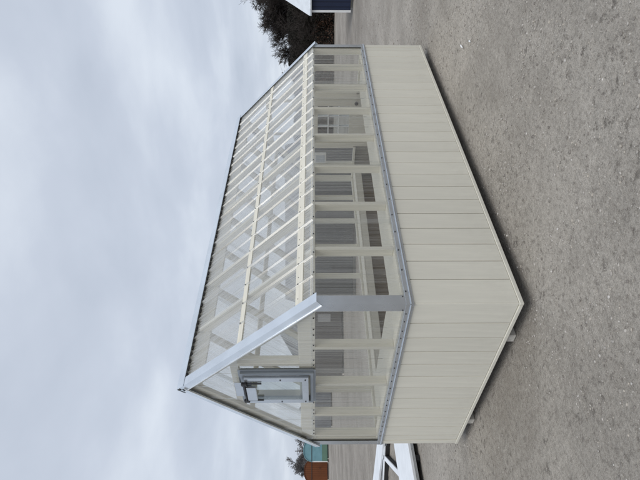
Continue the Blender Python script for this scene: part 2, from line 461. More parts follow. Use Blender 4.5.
# gable framing above the beam
for gx0, gx1 in ((0.002, 0.038), (L - 0.038, L - 0.002)):
    box('gable_header', gx0 + 0.038 if gx0 < 1 else gx0 - 0.038, gx1 + 0.038 if gx0 < 1 else gx1 - 0.038, 0.74, W - 0.74, 2.395, 2.475, LM, gh, 0.003)
for y in (0.868, 1.478):
    box('gable_stud', 0.003, 0.0915, y - 0.019, y + 0.019, 1.8425, 2.394, LM, gh, 0.003)
    box('gable_stud', L - 0.0385, L - 0.003, y - 0.019, y + 0.019, 1.8425, 2.394, LM, gh, 0.003)

# benches inside
def bench(x0, x1, y0, y1, z, fascia):
    o = box('bench_top', x0, x1, y0, y1, z - 0.018, z, M['lumber'], gh, 0.003)
    for a in fascia:
        f = box('bench_fascia', *a, z - 0.115, z - 0.0185, M['lumber'], None, 0.003)
        f.location = Vector(f.location) - Vector(o.location); f.parent = o
bz = 0.995
bench(0.092, L - 0.10, 0.110, 0.62, bz, [(0.65, L - 0.1, 0.58, 0.618)])
bench(0.092, L - 0.10, 2.05, W - 0.108, bz, [(0.65, L - 0.1, 2.052, 2.09)])
bench(0.098, 0.62, 0.6205, 2.0495, bz, [(0.58, 0.618, 0.63, 2.04)])

# ribbed polycarbonate sheets ------------------------------------------------
PITCHR = 0.2286
FINE = [PITCHR / 2 + k * 0.0327 for k in (-3, -2, -1, 1, 2, 3)]
def rib_profile(s):
    """outward height of the sheet at distance s along the wall"""
    u = (s + 0.06) % PITCHR
    h = 0.0
    c = abs(u - PITCHR / 2)
    if c < 0.019: h = 0.0132 if c < 0.0045 else 0.0132 * (0.019 - c) / 0.0145
    for k in FINE:
        q = abs(u - k)
        if q < 0.008: h = max(h, 0.0030 * (1 - q / 0.008))
    return h
def rib_samples(a, b):
    ss = {a, b}
    k0 = int(math.floor((a + 0.06) / PITCHR)) - 1
    marks = [PITCHR / 2 + d for d in (-0.019, -0.0045, 0.0045, 0.019)]
    for k in FINE: marks += [k - 0.008, k, k + 0.008]
    for k in range(k0, k0 + int((b - a) / PITCHR) + 4):
        for m in marks:
            s = k * PITCHR - 0.06 + m
            if a < s < b: ss.add(s)
    return sorted(ss)
def rib_sheet(name, a, b, z0f, z1f, mat, mw, parent=gh, extra=0.0, cut=()):
    """sheet in local x=s, y=outward, z=rib direction; z0f/z1f give lower/upper edge at s"""
    bm = bmesh.new()
    ss = sorted(set(rib_samples(a, b)) | {c for c in cut if a < c < b})
    prev = None
    for s in ss:
        z0, z1 = z0f(s), z1f(s)
        h = rib_profile(s) + extra
        cur = [bm.verts.new((s, h, z0 + (z1 - z0) * k / 3)) for k in range(4)]
        if prev and min(z1 - z0, 9) > -1e-6:
            for k in range(3):
                try: bm.faces.new((prev[k], cur[k], cur[k + 1], prev[k + 1]))
                except ValueError: pass
        prev = cur
    me = bpy.data.meshes.new(name); bm.to_mesh(me); bm.free()
    o = link(name, me, mat, parent)
    o.matrix_local = mw
    return o
def basis(o, x, y, z):
    o, x, y, z = Vector(o), Vector(x), Vector(y), Vector(z)
    return Matrix(((x.x, y.x, z.x, o.x), (x.y, y.y, z.y, o.y), (x.z, y.z, z.z, o.z), (0, 0, 0, 1)))
PW = 0.9144
def spans(length):
    r = []; a = 0.0; i = 0
    while a < length - 0.02:
        b = min(a + PW + 0.05, length)
        if length - b < 0.1: b = length
        r.append((a, b, 0.0012 * (i % 2))); a += PW; i += 1
        if b == length: break
    return r
zlo, zhi = 0.975, 1.735
for a, b, ex in spans(L):
    rib_sheet('wall_panel', a, b, lambda s: zlo, lambda s: zhi - 0.012, M['poly'], basis((0, -0.0025, 0), (1, 0, 0), (0, -1, 0), (0, 0, 1)), extra=ex)
    rib_sheet('wall_panel', a, b, lambda s: zlo, lambda s: zhi - 0.012, M['poly'], basis((L, W + 0.0025, 0), (-1, 0, 0), (0, 1, 0), (0, 0, 1)), extra=ex)
    ln = (W / 2 + 0.014) / s45
    for sg in (0, 1):
        if sg == 0: mw = basis((0, -0.014, E0 - 0.014 - 0.018), (1, 0, 0), (0, -s45, s45), (0, s45, s45))
        else: mw = basis((L, W + 0.014, E0 - 0.014 - 0.018), (-1, 0, 0), (0, s45, s45), (0, -s45, s45))
        rib_sheet('roof_panel', a, b, lambda s: 0.0, lambda s: ln - 0.02, M['polyroof'], mw, extra=ex)
VY0, VY1, VZ0, VZ1 = 0.915, 1.442, 1.712, 2.372       # vent window opening
def roofz(s): return RAF + min(s, W - s) + 0.012
for a, b, ex in spans(W):
    rib_sheet('wall_panel', a, b, lambda s: zlo, lambda s: zhi + 0.0, M['poly'], basis((-0.0025, 0, 0), (0, 1, 0), (-1, 0, 0), (0, 0, 1)), extra=ex)
    rib_sheet('wall_panel', a, b, lambda s: zlo if not 0.72 < s < 1.68 else 1.70, lambda s: zhi, M['poly'], basis((L + 0.0025, 0, 0), (0, 1, 0), (1, 0, 0), (0, 0, 1)), extra=ex, cut=(0.7199, 0.7201, 1.6799, 1.6801))
# upper gable sheets, fitted round the vent
for (a, b) in ((0.0, VY0 + 0.02), (VY0 + 0.02, VY1 - 0.02), (VY1 - 0.02, W)):
    lo = (lambda s: VZ1 - 0.02) if abs(a - VY0 - 0.02) < 1e-6 else (lambda s: min(1.722, roofz(s)))
    rib_sheet('gable_panel', a, b, lo, roofz, M['poly'], basis((-0.0052, 0, 0), (0, 1, 0), (-1, 0, 0), (0, 0, 1)), cut=(W / 2,))
rib_sheet('gable_panel', 0.0, W, lambda s: min(1.722, roofz(s)), roofz, M['poly'], basis((L + 0.0052, 0, 0), (0, 1, 0), (1, 0, 0), (0, 0, 1)), cut=(W / 2,))

# aluminium trim -------------------------------------------------------------
TM = M['trim']
def lpoly(a, b, t, lip=0.0):
    """L: leg along +x length a, leg along +y length b, thickness t outside the origin corner"""
    return [(-t, -t), (a, -t), (a, 0), (0, 0), (0, b), (-t, b)]
o_ = 0.0235
for (cxn, cyn, sx, sy) in ((-o_, -o_, 1, 1), (-o_, W + o_, 1, -1), (L + o_, -o_, -1, 1), (L + o_, W + o_, -1, -1)):
    prism('corner_trim', lpoly(0.085, 0.085, 0.002), (cxn, cyn, ST - 0.012), (sx, 0, 0), (0, sy, 0), (0, 0, 1.735 - ST + 0.012), TM, gh)
# sill flashing: upright flange, sloped ledge and drip lip
def flash(p, along, outw, length):
    prof = [(0.0, 0.0), (0.020, 0.0), (0.0225, 0.003), (0.0225, 0.012), (0.030, 0.016), (0.0325, 0.024), (0.030, 0.030), (0.0235, 0.033), (0.0235, 0.062), (0.0215, 0.064), (0.0, 0.064)]
    prof = [(u * 1.15, v) for u, v in prof]
    return prism('sill_flashing', prof, p, outw, (0, 0, 1), Vector(along) * length, TM, gh)
flash((-0.03, 0.0 - 0.0005, SB), (1, 0, 0), (0, -1, 0), L + 0.06)
flash((-0.03, W + 0.0005, SB), (1, 0, 0), (0, 1, 0), L + 0.06)
flash((-0.0005, -0.0265, SB + 0.0006), (0, 1, 0), (-1, 0, 0), W + 0.053)
flash((L + 0.0005, -0.0265, SB + 0.0006), (0, 1, 0), (1, 0, 0), W + 0.053)
# rake trim: roof leg, gable leg, out-turned lip
RN = 0.024
for gxn, sx in ((-0.034, 1), (L + 0.034, -1)):
    for sg in (0, 1):
        d = Vector((0, s45 if sg == 0 else -s45, s45)); nrm = Vector((0, -s45 if sg == 0 else s45, s45))
        st = Vector((gxn, -0.055 if sg == 0 else W + 0.055, E0 - 0.055 - 0.018)) + nrm * RN
        lng = (W / 2 + 0.055) / s45 - 0.003
        prof = [(0, 0), (0.090, 0), (0.090, -0.002), (0.002, -0.002), (0.002, -0.056), (-0.012, -0.060), (-0.012, -0.0625), (0, -0.0585)]
        r = prism('rake_trim', prof, st, (sx, 0, 0), nrm, d * lng, M['rake'], gh)
        lp = prism('trim_lip', [(-0.0125, -0.0590), (-0.0125, -0.066), (0.004, -0.064), (0.004, -0.0592)], st, (sx, 0, 0), nrm, d * lng, M['trimlite'], r)
# ridge cap and foam closures under its edges
rc = [(0.0, 0.034), (0.062, -0.028), (0.065, -0.038), (0.0625, -0.039), (0.059, -0.029), (0.0, 0.030), (-0.059, -0.029), (-0.0625, -0.039), (-0.065, -0.038), (-0.062, -0.028)]
cap = prism('ridge_cap', rc, (-0.040, W / 2, RIDGE - 0.018 + 0.012), (0, 1, 0), (0, 0, 1), (L + 0.08, 0, 0), M['rake'], gh)
for sg in (-1, 1):
    bm = bmesh.new()
    for k in range(int(L / 0.0762)):
        x = 0.06 + k * 0.0762
        y = W / 2 + sg * 0.056; z = RIDGE - 0.018 - 0.056 + 0.010
        bm_box(bm, x, x + 0.040, y - 0.008, y + 0.008, z - 0.002, z + 0.014)
    fc = from_bm('foam_closure', bm, M['closure'], cap); fc['kind'] = 'stuff'

# screws ---------------------------------------------------------------------
def screws(name, pts, nrm, r=0.0055):
    bm = bmesh.new()
    q = Vector(nrm).normalized().to_track_quat('Z', 'Y').to_matrix().to_4x4()
    for p in pts:
        bmesh.ops.create_cone(bm, cap_ends=True, segments=7, radius1=r * 1.25, radius2=r * 0.8, depth=0.006, matrix=Matrix.Translation(p) @ q)
    o = from_bm(name, bm, M['screw'], gh); o['kind'] = 'stuff'
    return o
def ribs_at(length):
    r = []; k = 0
    while True:
        s = k * PITCHR - 0.06 + PITCHR / 2
        if s > length - 0.03: break
        if s > 0.04: r.append(s)
        k += 1
    return r
for sg in (0, 1):
    nrm = Vector((0, -s45 if sg == 0 else s45, s45))
    pts = []
    for s in ribs_at(L):
        for yc in (0.105, 0.635):
            for ds, hh in ((0.0, 0.0150), (0.0762, 0.006)):
                if yc > 0.3 and ds > 0: continue
                if s + ds > L - 0.05: continue
                y = yc if sg == 0 else W - yc
                xx = s + ds if sg == 0 else L - s - ds
                pts.append(Vector((xx, y, E0 - 0.018 + yc)) + nrm * hh)
    screws('roof_screws', pts, nrm)
wp = [Vector((s + d, -0.0075 - h, z)) for s in ribs_at(L) for (d, h, z) in ((0.045, 0.0, 1.712), (0.045, 0.024, SB + 0.050)) if s + d < L - 0.1]
screws('wall_screws', wp, (0, -1, 0))
wp = [Vector((-0.0078 - h, s + d, z)) for s in ribs_at(W) for (d, h, z) in ((0.04, 0.0, 1.712), (0.12, 0.0, 1.712), (0.04, 0.022, SB + 0.050), (0.14, 0.022, SB + 0.050)) if 0.09 < s + d < W - 0.1]
screws('gable_screws', wp, (-1, 0, 0))
screws('corner_screws', [Vector((-o_ - 0.003, 0.05, z)) for z in (1.02, 1.70)], (-1, 0, 0))
screws('corner_screws', [Vector((0.05, -o_ - 0.003, z)) for z in (1.02, 1.70)], (0, -1, 0))

# vent window in the gable -----------------------------------------------------
def ring(bm, x0, x1, y0, y1, z0, z1, w, bev=0.0):
    bm_box(bm, x0, x1, y0, y0 + w, z0, z1, bev); bm_box(bm, x0, x1, y1 - w, y1, z0, z1, bev)
    bm_box(bm, x0 + 0.0004, x1 - 0.0004, y0 + w, y1 - w, z0, z0 + w, bev); bm_box(bm, x0 + 0.0004, x1 - 0.0004, y0 + w, y1 - w, z1 - w, z1, bev)
bm = bmesh.new(); ring(bm, -0.058, 0.002, VY0, VY1, VZ0, VZ1, 0.030, 0.002)
vent = from_bm('vent_window', bm, M['vent'], gh)
bm = bmesh.new(); ring(bm, -0.034, -0.026, VY0 - 0.022, VY1 + 0.022, VZ0 - 0.018, VZ1 + 0.02, 0.022, 0.001)
from_bm('frame_flange', bm, M['vent'], vent)
bm = bmesh.new(); ring(bm, -0.082, -0.050, VY0 + 0.040, VY1 - 0.040, VZ0 + 0.045, VZ1 - 0.035, 0.060, 0.003)
sash = from_bm('sash', bm, TM, vent)
box('pane', -0.067, -0.063, VY0 + 0.098, VY1 - 0.098, VZ0 + 0.103, VZ1 - 0.093, M['glass'], vent)
bm = bmesh.new()
yc = (VY0 + VY1) / 2
zt = VZ1 - 0.055
bm_box(bm, -0.112, -0.088, yc - 0.150, yc + 0.150, zt + 0.014, zt + 0.028, 0.003)          # cross bar
for sg in (-1, 1):
    bm_box(bm, -0.094, -0.0825, yc + sg * 0.150 - 0.013, yc + sg * 0.150 + 0.013, zt - 0.135, zt + 0.0115, 0.004)   # arm
    bm_box(bm, -0.110, -0.0815, yc + sg * 0.150 - 0.020, yc + sg * 0.150 + 0.020, zt - 0.006, zt + 0.048, 0.006)  # knuckle
from_bm('opener_bracket', bm, M['black'], vent)
box('opener_box', -0.118, -0.084, yc - 0.112, yc + 0.112, zt - 0.085, zt + 0.006, TM, vent, 0.006)
box('hinge_plate', -0.066, -0.0585, yc - 0.12, yc + 0.12, zt + 0.045, zt + 0.12, TM, vent, 0.002)
bm = bmesh.new()
for y in (VY0 + 0.07, VY1 - 0.07):
    for z in (VZ0 + 0.075, VZ0 + 0.30):
        bmesh.ops.create_cone(bm, cap_ends=True, segments=8, radius1=0.007, radius2=0.006, depth=0.006, matrix=Matrix.Translation((-0.084, y, z)) @ Matrix.Rotation(R(90), 4, 'Y'))
from_bm('sash_screws', bm, M['screw'], vent)['kind'] = 'stuff'

# door in the far gable, seen from inside ----------------------------------------
DX0, DX1 = L - 0.060, L - 0.018
bm = bmesh.new()
dy0, dy1, dz0, dz1 = 0.80, 1.62, 0.17, 1.695
wy0, wy1, wz0, wz1 = 0.94, 1.50, 1.12, 1.640
bm_box(bm, DX0, DX1, dy0, wy0, dz0, dz1); bm_box(bm, DX0, DX1, wy1, dy1, dz0, dz1)
bm_box(bm, DX0, DX1, wy0, wy1, dz0, wz0); bm_box(bm, DX0, DX1, wy0, wy1, wz1, dz1)
door = from_bm('door', bm, LM, gh)
box('pane', L - 0.041, L - 0.037, wy0, wy1, wz0, wz1, M['glass'], door)
for k in (1, 2):
    z = wz0 + (wz1 - wz0) * k / 3
    box('muntin', DX0 - 0.002, DX1 + 0.002, wy0, wy1, z - 0.009, z + 0.009, M['whitepaint'], door)
    y = wy0 + (wy1 - wy0) * k / 3
    box('muntin', DX0 - 0.001, DX1 + 0.001, y - 0.009, y + 0.009, wz0, wz1, M['whitepaint'], door)
bm = bmesh.new()
bmesh.ops.create_uvsphere(bm, u_segments=12, v_segments=8, radius=0.03, matrix=Matrix.Translation((DX0 - 0.05, dy0 + 0.07, 1.02)))
bmesh.ops.create_cone(bm, cap_ends=True, segments=10, radius1=0.012, radius2=0.012, depth=0.05, matrix=Matrix.Translation((DX0 - 0.024, dy0 + 0.07, 1.02)) @ Matrix.Rotation(R(90), 4, 'Y'))
from_bm('door_knob', bm, M['black'], door, True)
for y0, y1 in ((0.7195, 0.797), (1.623, 1.6805)):
    box('door_jamb', L - 0.090, L - 0.004, y0, y1, 0.166, PT, LM, gh, 0.002)
jb = box('switch_box', L - 0.150, L - 0.0895, 1.80, 1.99, 1.49, 1.69, M['whitepaint'], gh, 0.006)
b2 = box('switch_plate', -0.034, -0.0305, -0.07, 0.07, -0.075, 0.075, M['trim'], jb, 0.001)

# ------------------------------------------------------------------ gravel stones lying on the ground
def base_rock(seed):
    bm = bmesh.new()
    bmesh.ops.create_icosphere(bm, subdivisions=1, radius=1.0)
    r = random.Random(seed)
    for v in bm.verts:
        v.co *= r.uniform(0.72, 1.15); v.co.z *= 0.62
    bm.verts.ensure_lookup_table()
    V = np.array([v.co[:] for v in bm.verts]); Fc = np.array([[v.index for v in f.verts] for f in bm.faces])
    bm.free()
    return V, Fc
rocks = [base_rock(i) for i in range(6)]
stone_m = [mat_plain('stone_grey', (0.42, 0.395, 0.36), 0.85, 0.25, 30), mat_plain('stone_dark', (0.23, 0.21, 0.188), 0.85, 0.25, 30),
           mat_plain('stone_tan', (0.42, 0.385, 0.335), 0.85, 0.2, 30), mat_plain('stone_pale', (0.58, 0.555, 0.52), 0.8, 0.2, 30)]
def gravel(n, x0, x1, y0, y1, smin, smax, name, label):
    V, Fc, Mi = [], [], []
    base = 0; made = 0; tries = 0
    while made < n and tries < n * 4:
        tries += 1
        x, y = rng.uniform(x0, x1), rng.uniform(y0, y1)
        if 0.05 < x < L - 0.05 and 0.05 < y < W - 0.05: continue
        # only on the camera's side, thinning with clumps
        cl = noise.noise(Vector((x * 0.8, y * 0.8, 1.3))) + 0.5 * noise.noise(Vector((x * 2.3, y * 2.3, 5.1)))
        if rng.random() > 0.30 + 1.15 * cl: continue
        s = smin * (smax / smin) ** (rng.random() ** 4.2)
        v, f = rocks[int(rng.integers(6))]
        a = rng.uniform(0, 6.283); c, sn = math.cos(a), math.sin(a)
        sc = np.array([s * rng.uniform(0.8, 1.3), s * rng.uniform(0.7, 1.1), s * rng.uniform(0.6, 1.0)])
        p = v * sc
        q = np.stack([p[:, 0] * c - p[:, 1] * sn + x, p[:, 0] * sn + p[:, 1] * c + y, p[:, 2] + ground_h(x, y) + s * 0.15], 1)
        V.append(q); Fc.append(f + base); base += len(q); made += 1
        Mi.append(np.full(len(f), int(rng.choice(4, p=[0.46, 0.32, 0.19, 0.03]))))
    me = np_mesh(name, np.concatenate(V), np.concatenate(Fc), stone_m, np.concatenate(Mi))
    tag(link(name, me), label, 'gravel', kind='stuff')
gravel(40000, -2.2, 6.5, -4.2, 3.2, 0.0026, 0.0135, 'gravel', 'loose grey gravel stones strewn over the yard around the greenhouse')
gravel(6000, 1.5, 16.0, -6.0, 10.0, 0.007, 0.022, 'coarse_gravel', 'coarser gravel stones farther out across the yard')

def chip(name, loc, size, seed, label):
    v, f = base_rock(seed)
    me = np_mesh(name, v * np.array(size), f, [M['whitepaint']])
    o = link(name, me); o.location = loc; o.rotation_euler = (0.2, 0.1, 0.6 + seed)
    tag(o, label, 'stone chip', 'white chips on the gravel')
chip('stone_chip', (2.93, -0.86, 0.012), (0.050, 0.014, 0.018), 31, 'lower white stone chip lying on gravel off the far siding corner')
chip('stone_chip', (3.18, -0.70, 0.012), (0.060, 0.012, 0.016), 34, 'upper white stone chip lying on gravel off the far siding corner')

# ------------------------------------------------------------------ background sheds
def shed_mat(name, col, groove=True, rough=0.6):
    t = NT(name)
    n1 = t.noise(t.wcoord((1, 1, 1)), 1.5, 5, 0.6)
    c = t.ramp(n1, [(0.3, tuple(x * 0.86 for x in col)), (0.7, tuple(min(1, x * 1.1) for x in col))])
    w = t.n('ShaderNodeTexWave', {'Vector': t.coord((1, 1, 0.0)), 'Scale': 1.55, 'Distortion': 0.0}, wave_type='BANDS', bands_direction='X').outputs['Fac']
    g = t.math('GREATER_THAN', w, 0.06)
    if groove: c = t.mixc(g, tuple(x * 0.45 for x in col), c)
    t.pbsdf(color=c, rough=rough, normal=t.bump(g, 0.3, 0.01), spec=0.3)
    return t.m
def shed(name, label, loc, rz, w, d, prof, wall_m, roof_m, trim_m, eave=0.10, ribs=False, feat=None, ridge_along_x=False, group=None):
    """local: front at y=0 facing -y, width along x, depth +y. prof: right half outline from eave (x,z) up to the ridge (0,z)"""
    root = empty(name, loc, rz)
    tag(root, label, 'shed', group)
    half = prof
    full = [(w / 2, 0.12)] + half + [(-x, z) for x, z in half[::-1] if abs(x) > 1e-6] + [(-w / 2, 0.12)]
    if ridge_along_x:
        wall = prism('wall', full, (-d / 2, w / 2, 0), (0, 1, 0), (0, 0, 1), (d, 0, 0), wall_m, root)
    else:
        wall = prism('wall', full, (0, 0, 0), (1, 0, 0), (0, 0, 1), (0, d, 0), wall_m, root)
    # roof shell: outline pushed outward
    t = 0.06
    ex, ez = half[0]; nx_, nz_ = half[1]
    k = 0.18 / math.hypot(nx_ - ex, nz_ - ez)
    lowp = (ex + (ex - nx_) * k, ez + (ez - nz_) * k)
    outer = [(lowp[0] + 0.01, lowp[1] + t)] + [(x * 1.012 + (0.0 if x == 0 else 0.02), z + t) for x, z in half]
    inner = [(lowp[0] - 0.01, lowp[1] + 0.004)] + [(x, z + 0.004) for x, z in half]
    o_full = outer + [(-x, z) for x, z in outer[::-1] if abs(x) > 1e-6]
    i_full = inner + [(-x, z) for x, z in inner[::-1] if abs(x) > 1e-6]
    poly = o_full + i_full[::-1]
    if ridge_along_x:
        roof = prism('roof', poly, (-d / 2 - eave, w / 2, 0), (0, 1, 0), (0, 0, 1), (d + 2 * eave, 0, 0), roof_m, root)
    else:
        roof = prism('roof', poly, (0, -eave, 0), (1, 0, 0), (0, 0, 1), (0, d + 2 * eave, 0), roof_m, root)
    if ribs:
        bm = bmesh.new()
        n = int((d + 2 * eave) / 0.2286)
        a, b = outer[0], outer[-1]
        for kk in range(n + 1):
            q = -d / 2 - eave + 0.02 + kk * 0.2286
            for sg in (1, -1):
                for (u0, u1) in ((q, q + 0.03),):
                    vs_ = []
                    for (px, pz) in ((a[0], a[1]), (b[0], b[1])):
                        for dz_ in (0.0, 0.02):
                            for uu in (u0, u1):
                                vs_.append(bm.verts.new((uu, w / 2 + sg * px, pz + dz_)))
                    for fi in ((0, 1, 3, 2), (4, 5, 7, 6), (0, 1, 5, 4), (2, 3, 7, 6), (0, 2, 6, 4), (1, 3, 7, 5)):
                        bm.faces.new([vs_[i] for i in fi])
        from_bm('roof_ribs', bm, roof_m, roof)['kind'] = 'stuff'
    for sx in (-1, 1):
        W2 = (d / 2 if ridge_along_x else w / 2)
        box('corner_trim', sx * W2 - 0.045 + sx * 0.012, sx * W2 + 0.045 + sx * 0.012, -0.025, 0.045, 0.10, half[0][1] - 0.02, trim_m, root)
    for (kind, x0, x1, z0, z1, mt, fm) in (feat or []):
        f = box(kind, x0, x1, -0.03, -0.002, z0, z1, mt, root)
        if fm is not None:
            bm = bmesh.new(); ring_front(bm, x0 - 0.06, x1 + 0.06, z0 - 0.06, z1 + 0.06, 0.06)
            fr = from_bm('frame', bm, fm, f); fr.location = -Vector(f.location)
        if kind == 'door':
            h = box('handle', x1 - 0.14, x1 - 0.10, -0.075, -0.0305, (z0 + z1) / 2 - 0.08, (z0 + z1) / 2 + 0.08, M['black'], None)
            h.location = Vector(h.location) - Vector(f.location); h.parent = f
    for px in (-w / 2 + 0.3, w / 2 - 0.3):
        if ridge_along_x: box('skid', -d / 2 + 0.02, d / 2 - 0.02, px + w / 2 - 0.05, px + w / 2 + 0.05, 0.0, 0.119, M['raw'], root)
        else: box('skid', px - 0.05, px + 0.05, 0.02, d - 0.02, 0.0, 0.119, M['raw'], root)
    return root
def ring_front(bm, x0, x1, z0, z1, w):
    bm_box(bm, x0, x0 + w, -0.045, -0.0025, z0, z1); bm_box(bm, x1 - w, x1, -0.045, -0.0025, z0, z1)
    bm_box(bm, x0 + w, x1 - w, -0.044, -0.003, z0, z0 + w); bm_box(bm, x0 + w, x1 - w, -0.044, -0.003, z1 - w, z1)
navy = shed_mat('navy_siding', (0.016, 0.024, 0.055)); teal = shed_mat('teal_siding', (0.17, 0.33, 0.38), False)
green_p = shed_mat('green_panel', (0.12, 0.21, 0.16), False); rust = shed_mat('rust_siding', (0.16, 0.052, 0.018), True)
charc = shed_mat('charcoal_siding', (0.032, 0.034, 0.037)); brown = shed_mat('brown_siding', (0.036, 0.031, 0.028)); bluegrey = shed_mat('blue_grey_siding', (0.07, 0.085, 0.11))
white_metal = mat_metal('white_metal_roof', (0.72, 0.76, 0.80), 0.1, 0.35); dark_roof = mat_plain('dark_roof', (0.045, 0.046, 0.05), 0.7); rust_roof = mat_plain('rust_roof', (0.14, 0.05, 0.02), 0.7)
teal_roof = mat_plain('teal_roof', (0.19, 0.345, 0.39), 0.6)
dark_trim = mat_plain('dark_trim', (0.03, 0.025, 0.024), 0.6)
grey_p = mat_plain('pale_window', (0.22, 0.225, 0.23), 0.4)
dglass = mat_plain('dark_window', (0.03, 0.035, 0.04), 0.15)

# navy shed beyond the right end: its eave wall runs along Y, roof rising away from us
shed('navy_shed', 'navy blue shed with white ribbed metal roof beyond the greenhouse', (19.55, 1.40, 0), R(-90), 3.9, 6.0,
     [(1.95, 1.87), (0.0, 2.98)], navy, white_metal, M['whitepaint'], 0.16, True, [('door', 0.2, 1.2, 0.2, 1.75, navy, M['whitepaint'])], True)
def barn_prof(w, he, hr):
    return [(w / 2, he), (w * 0.455, he + (hr - he) * 0.45), (w * 0.33, he + (hr - he) * 0.80), (w * 0.17, he + (hr - he) * 0.96), (0.0, hr)]
cxy = Vector((-2.3472, -2.9351))
def facing(x, y): return math.atan2(y - cxy.y, x - cxy.x) - R(90)
tx, ty = 22.10, 55.55
shed('barrel_roof_shed', 'teal barrel-roof shed with green lower panel far across the yard', (tx, ty, 0), facing(tx, ty), 2.45, 4.2, barn_prof(2.45, 2.02, 2.98),
     teal, teal_roof, M['whitepaint'], 0.08, False, [('lower_panel', -1.2, 1.2, 0.13, 0.78, green_p, None), ('eave_band', -1.2, 1.2, 1.98, 2.04, dark_trim, None)])
tx, ty = 20.35, 57.35
shed('barrel_roof_shed', 'rust brown barrel-roof shed far across the yard', (tx, ty, 0), facing(tx, ty), 2.45, 4.2, barn_prof(2.45, 2.02, 2.90),
     rust, rust_roof, dark_trim, 0.08, False, [('eave_band', -1.2, 1.2, 1.98, 2.04, dark_trim, None), ('door', -0.45, 0.45, 0.15, 1.9, rust, None)])
# sheds standing behind the greenhouse, seen through the clear sheets
tx, ty = 12.3, 10.15
shed('charcoal_shed', 'long charcoal shed seen dimly through the greenhouse long wall', (tx, ty, 0), facing(tx, ty), 3.0, 6.4, [(1.5, 2.05), (0.0, 2.90)], charc, dark_roof, charc, 0.15, False,
     [('door', -0.8, 0.8, 0.15, 1.9, charc, dark_trim), ('window', -2.4, -1.7, 1.0, 1.7, dglass, charc), ('window', 1.7, 2.4, 1.0, 1.7, dglass, charc)], True)
tx, ty = 14.2, 20.3
shed('brown_shed', 'dark brown shed with small pale window seen through the gable sheets', (tx, ty, 0), facing(tx, ty), 5.4, 3.6, [(2.7, 2.0), (0.0, 3.7)], brown, dark_roof, brown, 0.12, False,
     [('window', 0.55, 1.0, 0.75, 1.5, grey_p, brown), ('door', -1.2, -0.2, 0.15, 1.9, brown, dark_trim)])
tx, ty = 19.75, 40.6
shed('blue_grey_shed', 'blue grey shed seen through the gable sheets near the left corner', (tx, ty, 0), facing(tx, ty), 3.7, 3.6, [(1.85, 2.0), (0.0, 3.1)], bluegrey, dark_roof, M['whitepaint'], 0.12, False,
     [('door', -0.5, 0.5, 0.15, 1.9, bluegrey, dark_trim)])

# ------------------------------------------------------------------ white panels stacked on the ground at the left
wm = mat_metal('white_sheet_metal', (0.80, 0.83, 0.86), 0.05, 0.3)
def slab(name, label, c, rz, lx, ly, z0, th, blocks=True, group='white sheets lying behind the greenhouse'):
    r = empty(name, (c[0], c[1], 0), rz)
    tag(r, label, 'metal sheet', group)
    box('panel', -lx / 2, lx / 2, -ly / 2, ly / 2, z0 + th * 0.45, z0 + th, wm, r, 0.006)
    box('edge_rail', -lx / 2, lx / 2, -ly / 2 + 0.004, -ly / 2 + 0.05, z0, z0 + th * 0.448, M['trim'], r)
    box('edge_rail', -lx / 2, lx / 2, ly / 2 - 0.05, ly / 2 - 0.004, z0, z0 + th * 0.448, M['trim'], r)
    if blocks:
        for k in (-0.42, 0.0, 0.42):
            box('bearer', lx * k - 0.045, lx * k + 0.045, -ly / 2 + 0.02, ly / 2 - 0.02, 0.0, z0 - 0.0005, M['closure'], r)
    return r
slab('white_panel', 'wide white sheet metal panel on bearers beside the left gable corner', (0.75, 5.62, 0), R(9), 5.0, 1.28, 0.075, 0.09)
slab('white_panel', 'narrow white sheet metal panel lying farther behind the gable corner', (2.33, 9.3, 0), R(101), 4.6, 0.62, 0.075, 0.10)
for i, (x, y, a, ln, lab) in enumerate(((1.75, 7.55, 60, 3.2, 'nearer thin white trim strip lying between the two white panels'), (2.25, 8.1, 118, 3.4, 'farther thin white trim strip lying between the two white panels'))):
    o = empty('trim_strip', (x, y, 0), R(a))
    tag(o, lab, 'trim strip', 'white trim strips on the gravel')
    box('strip_face', -ln / 2, ln / 2, -0.05, 0.05, 0.10, 0.125, wm, o, 0.004)
    box('strip_side', -ln / 2, ln / 2, -0.05, -0.038, 0.0, 0.0995, M['closure'], o)
    box('strip_side', -ln / 2, ln / 2, 0.038, 0.05, 0.0, 0.0995, M['closure'], o)

# ------------------------------------------------------------------ trees
bark = mat_plain('bark', (0.050, 0.041, 0.035), 0.9, 0.3, 3)
twig_m = mat_plain('twigs', (0.042, 0.034, 0.030), 0.9, 0.3, 3)
leaf_m = mat_plain('dead_leaves', (0.085, 0.047, 0.030), 0.9, 0.35, 1.2)
dark_m = mat_plain('dark_foliage', (0.022, 0.020, 0.015), 0.9, 0.35, 1.2)
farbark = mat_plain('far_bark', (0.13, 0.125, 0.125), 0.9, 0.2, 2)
class Sticks:
    """three-sided tapered sticks collected as numpy arrays"""
    def __init__(self): self.v = []; self.f = []; self.n = 0
    def add(self, a, b, ra, rb):
        d = b - a
        if d.length < 1e-4: return
        x = d.orthogonal().normalized(); y = d.normalized().cross(x)
        for p, r in ((a, ra), (b, rb)):
            for k in range(3):
                t = 2.0944 * k
                self.v.append((p + (x * math.cos(t) + y * math.sin(t)) * r)[:])
        n = self.n
        for k in range(3): self.f.append((n + k, n + (k + 1) % 3, n + 3 + (k + 1) % 3, n + 3 + k))
        self.n += 6
    def obj(self, name, mat, parent):
        return link(name, np_mesh(name, np.array(self.v), np.array(self.f), [mat]), None, parent)
